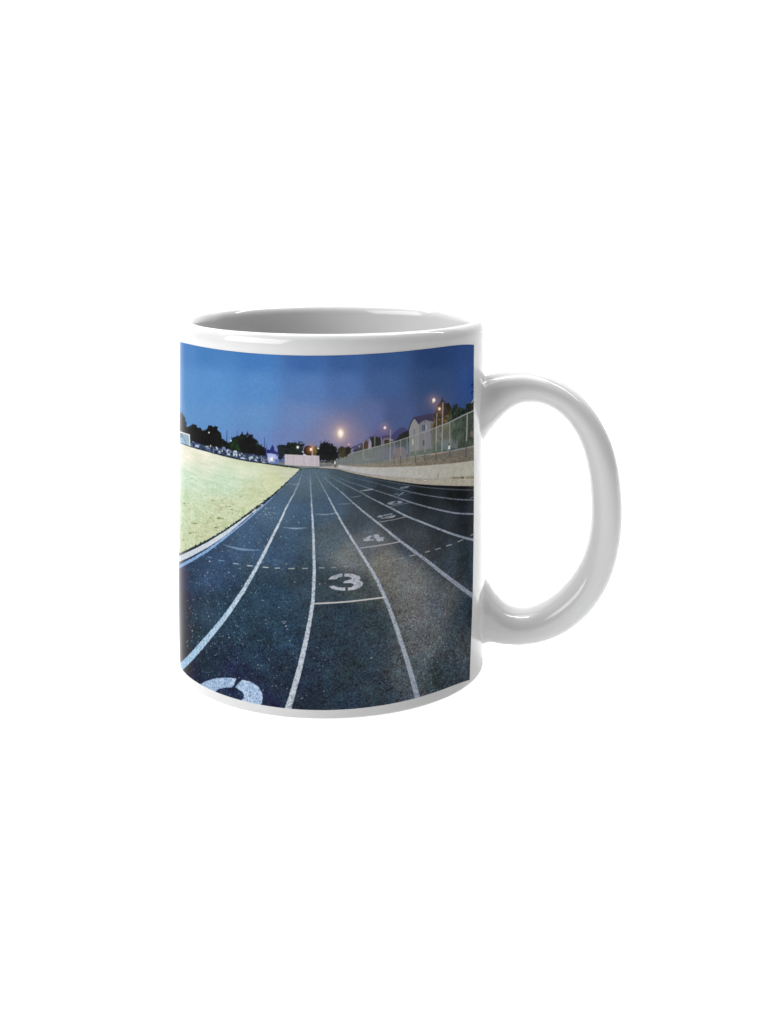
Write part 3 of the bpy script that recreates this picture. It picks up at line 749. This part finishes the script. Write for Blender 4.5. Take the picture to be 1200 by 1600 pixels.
LANES = [
    [(474.5, 733.5, 0.7), (472, 738.5, 0.9), (466, 756, 1.6), (460, 770, 2.1), (448.3, 791.7, 2.6), (437.5, 815, 3.3), (425, 840, 3.9), (411.7, 866.7, 4.6), (398.5, 891, 5.2), (381.3, 920.7, 6.2), (359.7, 953.2, 7.2), (340, 979, 8.2), (316, 1007, 9.4), (297, 1028.5, 10.2), (283, 1042, 10.8), (262, 1062, 11)],
    [(484.5, 733, 0.7), (484.6, 745, 1.2), (486, 770, 1.9), (487.2, 790, 2.4), (488.6, 815, 3.0), (489.8, 840, 3.6), (490.6, 870, 4.2), (490.9, 895, 4.7), (490, 920, 5.1), (489, 938, 5.4), (486.7, 954, 5.8), (483.7, 971, 6.2), (479, 996, 7.0), (474, 1018.6, 7.6), (467.7, 1046, 8.3), (460.6, 1072, 8.9), (450.5, 1106.5, 9.8), (447, 1118, 10)],
    [(490, 733, 0.6), (494, 740, 0.9), (500, 753, 1.3), (509, 769, 1.8), (518, 786, 2.2), (524.6, 799, 2.5), (533.5, 815, 2.9), (542, 829.5, 3.2), (551, 844, 3.5), (561.7, 860.5, 3.9), (568.7, 871.9, 4.2), (578, 886.9, 4.5), (587.3, 903, 4.9), (595, 919.5, 5.2), (603, 937, 5.6), (614, 966, 6.1), (624.8, 997, 6.6), (637, 1035.6, 7.3), (646, 1066.5, 7.9), (653, 1094, 8.4), (655, 1104, 8.5)],
    [(497, 735, 0.5), (503.5, 742, 0.8), (511, 750, 1.2), (520, 758, 1.5), (529, 765.2, 1.7), (540, 775, 2.0), (550, 784, 2.2), (561, 793.6, 2.4), (570, 801, 2.6), (580, 809, 2.8), (594, 820, 3.1), (611, 834, 3.5), (626.3, 846.2, 3.9), (652.5, 865.5, 4.6), (671, 879.6, 5.1), (691, 895.5, 5.6), (714.2, 913.3, 6.2), (738.8, 931, 6.8), (746, 936, 7)],
    [(503, 736.5, 0.5), (511, 741.5, 0.7), (520, 746.7, 1.0), (530, 752.4, 1.2), (540, 757.5, 1.4), (550, 762.6, 1.5), (561, 768, 1.6), (580, 778.4, 1.8), (597, 787, 2.0), (612, 794.4, 2.2), (624, 800.8, 2.4), (635, 806.4, 2.6), (650.7, 812.7, 2.8), (667.7, 819.4, 3.0), (687, 827, 3.2), (706.3, 834.2, 3.5), (725.7, 840.2, 3.7), (744, 844.6, 3.9)],
    [(516, 741, 0.5), (530, 746.6, 0.8), (545, 753, 1.1), (556, 756.2, 1.2), (568, 760, 1.3), (579, 763.8, 1.4), (600, 770.4, 1.6), (618, 776.3, 1.8), (641, 784.5, 2.0), (665, 791.4, 2.1), (689.4, 797.4, 2.3), (711, 801.6, 2.4), (728, 802.8, 2.5), (744, 803.1, 2.6)],
    [(540, 744, 0.5), (560, 748.2, 0.8), (580, 753, 1.1), (600, 758.6, 1.3), (624, 764.8, 1.6), (648.3, 770.2, 1.7), (672.5, 774.8, 1.8), (696.7, 778.2, 1.9), (716, 780.4, 2.0), (744, 781.4, 2.1)],
    [(560, 744, 0.5), (580, 747.6, 0.7), (600, 751.5, 0.9), (618, 754.5, 1.1), (642, 758.3, 1.3), (666.5, 761.6, 1.4), (690.6, 763.7, 1.5), (714.8, 765, 1.6), (744, 765.8, 1.7)],
]
for k, L in enumerate(LANES):
    line(L, lw, wear * (1.0, 1.0, 0.95, 0.92, 0.92, 0.85, 0.85, 0.8)[k], rough=0.45 if k < 4 else 0.2, seed=50 + k)
# start lines across the lanes
for pts, c, a in (([(493, 943, 2.4), (510, 942.2, 2.4), (540, 940.3, 2.3), (568, 937.2, 2.2), (599, 933.4, 2.0)], (196, 194, 192), 0.95), ([(563, 856.2, 1.7), (591, 852.4, 1.7), (611, 849, 1.7), (625, 846, 1.7)], (160, 160, 162), 0.9),
                  ([(592, 815.8, 1.2), (605, 813.6, 1.3), (618, 811.3, 1.3), (635, 806.8, 1.3)], (138, 138, 140), 0.85), ([(609, 791.6, 1.0), (624, 788.4, 1.0), (641, 784.8, 1.0)], (120, 124, 128), 0.75), ([(628, 773.4, 0.8), (645, 770.2, 0.8)], (100, 106, 116), 0.6)):
    line(pts, C(*c), a)
# curved ticks
for pts, c, a in (([(351, 851.3, 0.6), (360, 854.2, 1.8), (370, 856.7, 3.2), (380, 858.4, 3.4), (393, 859.3, 1.8), (406, 859.6, 0.8)], (134, 162, 192), 0.75), ([(442.5, 824, 0.5), (452, 825, 1.4), (461.7, 825.8, 2.3), (470, 825.2, 1.4), (479, 824.6, 0.7)], (160, 178, 196), 0.75),
                  ([(493, 803, 0.6), (506, 804, 1.6), (514, 803.4, 1.2), (523, 802, 1.3)], (150, 166, 178), 0.7), ([(452, 756.2, 0.7), (461, 756.6, 1.4), (470, 756.2, 0.7)], (140, 156, 172), 0.6), ([(527, 787.5, 0.6), (537, 787.3, 1.2), (548, 786.4, 0.7)], (130, 138, 142), 0.65),
                  ([(548, 776.8, 0.5), (557, 776, 1.2), (564, 774.4, 0.8)], (130, 138, 142), 0.65), ([(563, 767, 0.6), (572, 765.8, 1.7), (582, 764.3, 1.6)], (160, 164, 168), 0.8), ([(580, 759.8, 0.5), (588, 758.8, 0.9)], (120, 124, 130), 0.5)):
    line(pts, C(*c), a, soft=1.1)
# dashed line
for x0, y0, x1, y1, c, a in ((325, 870.5, 330.5, 871.2, (120, 168, 214), 0.7), (342, 875.1, 350.5, 876.6, (130, 180, 216), 0.8), (365, 880, 372.5, 881.3, (186, 204, 218), 0.95), (386.5, 883.6, 394.5, 884.4, (214, 218, 216), 1), (411, 886, 419, 886.8, (214, 214, 206), 1),
                             (430, 887.6, 437, 887.6, (206, 208, 204), 0.95), (451.3, 888.3, 460, 888.1, (200, 202, 198), 0.95), (472.5, 888, 480.5, 887.9, (190, 192, 188), 0.9), (499, 887.2, 506, 887.2, (182, 178, 176), 0.85), (519, 886.6, 524.3, 886.3, (176, 172, 166), 0.75),
                             (536.6, 884.8, 544, 884.5, (164, 162, 158), 0.7), (557, 883.4, 564, 882.3, (146, 142, 136), 0.6), (581.5, 880.4, 588.5, 879.3, (150, 146, 138), 0.55), (600, 877.5, 608.4, 875.8, (144, 142, 138), 0.6), (621, 873.4, 631, 871.7, (150, 150, 146), 0.75),
                             (640.2, 868.6, 649, 866.9, (168, 168, 166), 0.9), (664.5, 862.9, 671, 861.1, (166, 166, 166), 0.9), (680.3, 858.5, 687.7, 856.5, (160, 162, 164), 0.9), (697.5, 853.1, 705.4, 850.7, (160, 162, 166), 0.9), (715, 846.5, 722.7, 843.3, (158, 160, 166), 0.9), (735.8, 836.3, 741, 834.3, (150, 154, 160), 0.9), (734.7, 778.6, 741, 775.8, (124, 132, 142), 0.8)):
    line([(x0, y0, 1.5), (x1, y1, 1.5)], C(*c), a * 0.82)
# lane numbers, stencilled
pn = C(166, 170, 180) + (wn[..., None] - 0.5) * C(52, 50, 48)
pw = np.clip(0.62 + wn * 0.7, 0, 1)


def stencil(ox, oy, s, polys, colour, alpha, rough=0.3, seed=0):
    for k, P in enumerate(polys):
        poly([(ox + x / s, oy + y / s) for x, y in P], colour, alpha, soft=0.9, rough=rough, seed=seed + k)


stencil(480, 860, 8.57, [
    [(285, 388), (300, 365), (340, 340), (400, 320), (468, 310), (472, 350), (420, 360), (385, 388)],
    [(497, 310), (560, 308), (630, 320), (690, 340), (718, 365), (712, 385), (690, 400), (725, 410), (745, 440), (738, 470), (700, 500), (640, 525), (545, 537), (542, 498), (590, 492), (620, 470), (622, 450), (600, 440), (570, 435), (480, 435), (500, 412), (530, 400), (570, 392), (600, 378), (590, 362), (560, 352), (497, 348)],
    [(290, 480), (355, 470), (400, 488), (450, 495), (510, 498), (512, 538), (440, 535), (360, 522), (310, 500)]], pn, pw, 0.4, 60)
stencil(500, 730, 10.0, [
    [(668, 1138), (690, 1120), (780, 1065), (800, 1063), (814, 1088), (782, 1108), (768, 1126), (852, 1126), (838, 1142), (690, 1152)],
    [(814, 1060), (846, 1068), (840, 1052), (905, 1047), (945, 1098), (1000, 1090), (1010, 1106), (974, 1115), (997, 1130), (985, 1148), (905, 1161), (872, 1122), (840, 1095)]], pn - C(10, 10, 10), pw, 0.3, 64)
stencil(500, 730, 10.0, [
    [(893, 772), (915, 754), (972, 750), (978, 772), (942, 786), (905, 782)], [(985, 744), (1125, 719), (1136, 735), (992, 763)],
    [(1018, 773), (1100, 759), (1158, 744), (1186, 762), (1150, 786), (1080, 797), (948, 802), (950, 789), (1060, 784), (1098, 773), (1012, 783)]], pn - C(18, 16, 16), 0.82, 0.2, 68)
stencil(600, 740, 8.276, [
    [(42, 386), (60, 371), (135, 357), (150, 357), (140, 368), (105, 382), (110, 388), (135, 390), (182, 379), (178, 369), (165, 366), (172, 354), (215, 352), (242, 367), (216, 384), (120, 400), (60, 402)]], pn - C(22, 20, 18), 0.8, 0.2, 72)
stencil(600, 740, 8.276, [[(172, 287), (243, 239), (262, 243), (206, 281), (180, 294)], [(122, 267), (185, 256), (180, 266), (126, 274)]], C(128, 138, 156), 0.8, 0.15, 74)
stencil(600, 740, 8.276, [[(203, 186), (225, 173), (320, 160), (326, 168), (305, 181), (262, 190), (215, 195)]], C(126, 134, 144), 0.8, 0.2, 76)
dot(630.5, 761.8, 1.6, 0.5, C(60, 66, 76), 0.8)
two = C(172, 196, 226) + (vnoise(0.4, 0.36, 119, 2)[..., None] - 0.5) * C(110, 92, 56)
pit2 = np.clip(1.25 - np.clip((vnoise(0.42, 0.36, 123, 2) - 0.58) * 5, 0, 1) * 0.6, 0, 1)
stencil(280, 980, 7.5, [
    [(250, 668), (330, 625), (430, 598), (540, 590), (672, 598), (642, 680), (620, 705), (560, 705), (470, 720), (425, 755), (405, 800), (330, 790), (260, 720)],
    [(735, 615), (830, 635), (920, 690), (970, 760), (980, 830), (965, 890), (930, 960), (700, 960), (700, 885), (722, 862), (755, 830), (762, 800), (740, 760), (690, 720), (660, 705), (690, 660)]], two, pit2, 0.5, 80)

# loose crumbs and scuffs on the near lanes
r3 = np.random.default_rng(23)
n = 0
while n < 1150:
    x, y = r3.uniform(284, 520), r3.uniform(800, 1104)
    dens = np.clip(1.15 - (x - 284) / 190, 0.10, 1) * (1.0 if y > 850 else 0.5)
    if x < np.interp(y, [800, 842, 884], [410, 360, 290]) or r3.random() > dens:
        continue
    n += 1
    s = r3.uniform(0.35, 0.95) * (1.35 if r3.random() < 0.12 else 1)
    a = r3.normal(0.5, 0.9)
    l = s * r3.uniform(0.2, 1.8)
    comp = max(0.35, math.sqrt(max(0.05, 1 - ((x - 520) / 238) ** 2)))
    c = [(150, 178, 192), (210, 220, 212), (120, 156, 176), (232, 226, 200)][r3.integers(4)]
    line([(x, y, s), (x + l * math.cos(a) * comp, y + l * math.sin(a), s * 0.8)], C(*c), r3.uniform(0.35, 1.0), soft=0.9)
for k in range(70):
    x, y = r3.normal(415, 16), r3.normal(801, 6)
    if x < np.interp(y, [780, 842], [425, 352]) + 4:
        continue
    dot(x, y, r3.uniform(0.4, 1.3), r3.uniform(0.3, 0.7), C(176, 186, 196), r3.uniform(0.2, 0.7))
for k in range(90):
    x, y = r3.uniform(520, 732), r3.uniform(960, 1095)
    dot(x, y, r3.uniform(0.3, 0.7), r3.uniform(0.3, 0.6), C(150, 158, 170), r3.uniform(0.2, 0.6))
for x, y in ((580, 1028), (442, 972), (444, 974), (446, 971.5), (449, 983), (472, 1091)):
    line([(x - 1.2, y, 1.0), (x + 1.2, y - 0.4, 1.0)], C(170, 188, 196), 0.8)
#ART-END

# ink on white glaze: the tones above were sampled from a lit mug; take the studio light and the
# gloss back out so that the sheet carries only the reflectance of the ink itself
LX = [286, 290, 296, 303, 312, 325, 345, 370, 400, 440, 480, 520, 560, 600, 640, 670, 700, 715, 727, 740]
LD = [2.05, 2.06, 2.07, 2.06, 2.04, 1.98, 1.9, 1.81, 1.7, 1.57, 1.45, 1.3, 1.17, 1.06, 0.98, 0.95, 0.93, 0.93, 0.93, 0.92]
LS = [0.06, 0.059, 0.033, 0.017, 0.01, 0.005, 0.003, 0.002, 0.001, 0.001, 0.001, 0.001, 0.001, 0.001, 0.001, 0.002, 0.003, 0.005, 0.005, 0.016]
lit, gloss = np.interp(AX, LX, LD)[..., None], np.interp(AX, LX, LS)[..., None]
ink = np.clip((lin(np.clip(IMG, 0, 1)) - gloss) / lit, 0.0035, 0.85)

r_sheet = (r_out(Z) + 0.05) * MM
vx = r_sheet * np.sin(TH)
vy = -r_sheet * np.cos(TH)
co = np.stack([vx, vy, Z * MM], -1).reshape(-1, 3).astype(np.float32)
me = bpy.data.meshes.new("printed_picture")
idx = np.arange(H * W, dtype=np.int32).reshape(H, W)
quads = np.stack([idx[:-1, :-1], idx[:-1, 1:], idx[1:, 1:], idx[1:, :-1]], -1).reshape(-1, 4)
nq = len(quads)
me.vertices.add(H * W)
me.vertices.foreach_set("co", co.ravel())
me.loops.add(nq * 4)
me.loops.foreach_set("vertex_index", quads.ravel().astype(np.int32))
me.polygons.add(nq)
me.polygons.foreach_set("loop_start", np.arange(0, nq * 4, 4, dtype=np.int32))
me.polygons.foreach_set("use_smooth", np.ones(nq, bool))
me.update(calc_edges=True)
at = me.color_attributes.new("print_colour", "FLOAT_COLOR", "POINT")
rgba = np.ones((H * W, 4), np.float32)
rgba[:, :3] = ink.reshape(-1, 3)
at.data.foreach_set("color", rgba.ravel())
me.materials.append(M_PRINT)
pic = bpy.data.objects.new("printed_picture", me)
col.objects.link(pic)
pic.parent = mug
pic["label"] = "wraparound print of running lanes numbered 2 to 8 beside pale grass under a blue dusk sky"

# ------------------------------------------------------------------ lamps
def area(name, loc, target, sx, sy, power, colour=(1, 1, 1)):
    L = bpy.data.lights.new(name, "AREA")
    L.shape = "RECTANGLE"
    L.size, L.size_y = sx, sy
    L.energy = power
    L.color = colour
    o = bpy.data.objects.new(name, L)
    col.objects.link(o)
    o.location = loc
    d = np.array(target, float) - np.array(loc, float)
    import mathutils
    o.rotation_euler = mathutils.Vector(d).to_track_quat("-Z", "Y").to_euler()
    return o


area("overhead_softbox", (0.03, 0.15, 0.58), (0.02, 0.05, 0.0), 0.50, 0.42, 3.2)
area("side_softbox", (-0.72, -0.40, 0.42), (0.0, 0.0, 0.05), 0.80, 0.50, 9.8)
area("added_backdrop_light", (0.0, 0.30, 0.90), (0.0, 0.75, 0.30), 2.4, 0.12, 27.0)  # added out of view to bring the sweep's wall up to white
area("added_underlight", (0.08, 0.05, -0.35), (0.08, 0.05, 0.0), 0.80, 1.0, 8.4)  # unseen light added below the sweep, keeps the shaded floor white

w = bpy.data.worlds.new("World")
scn.world = w
w.use_nodes = True
bg = w.node_tree.nodes["Background"]
bg.inputs["Color"].default_value = (1, 1, 1, 1)
bg.inputs["Strength"].default_value = 0.12

# ------------------------------------------------------------------ camera
import mathutils
cam = bpy.data.cameras.new("camera")
cam.sensor_fit = "AUTO"
cam.sensor_width = 36.0
cam.lens = FOC / 1600 * 36.0
cam.shift_x = (600 - PPX) / 1600
cam.shift_y = -(800 - PPY) / 1600
cam.clip_start, cam.clip_end = 0.01, 20
co_ = bpy.data.objects.new("camera", cam)
col.objects.link(co_)
R3 = mathutils.Matrix((RGT, UPV, -FWD)).transposed()
co_.matrix_world = mathutils.Matrix.Translation(mathutils.Vector(CAM * MM)) @ R3.to_4x4()
scn.camera = co_

scn.view_settings.view_transform = "Standard"
scn.view_settings.look = "None"
scn.view_settings.exposure = 0.0
scn.view_settings.gamma = 1.0
scn.view_settings.use_curve_mapping = False
scn.cycles.use_denoising = True
scn.cycles.max_bounces = 10
scn.cycles.diffuse_bounces = 6
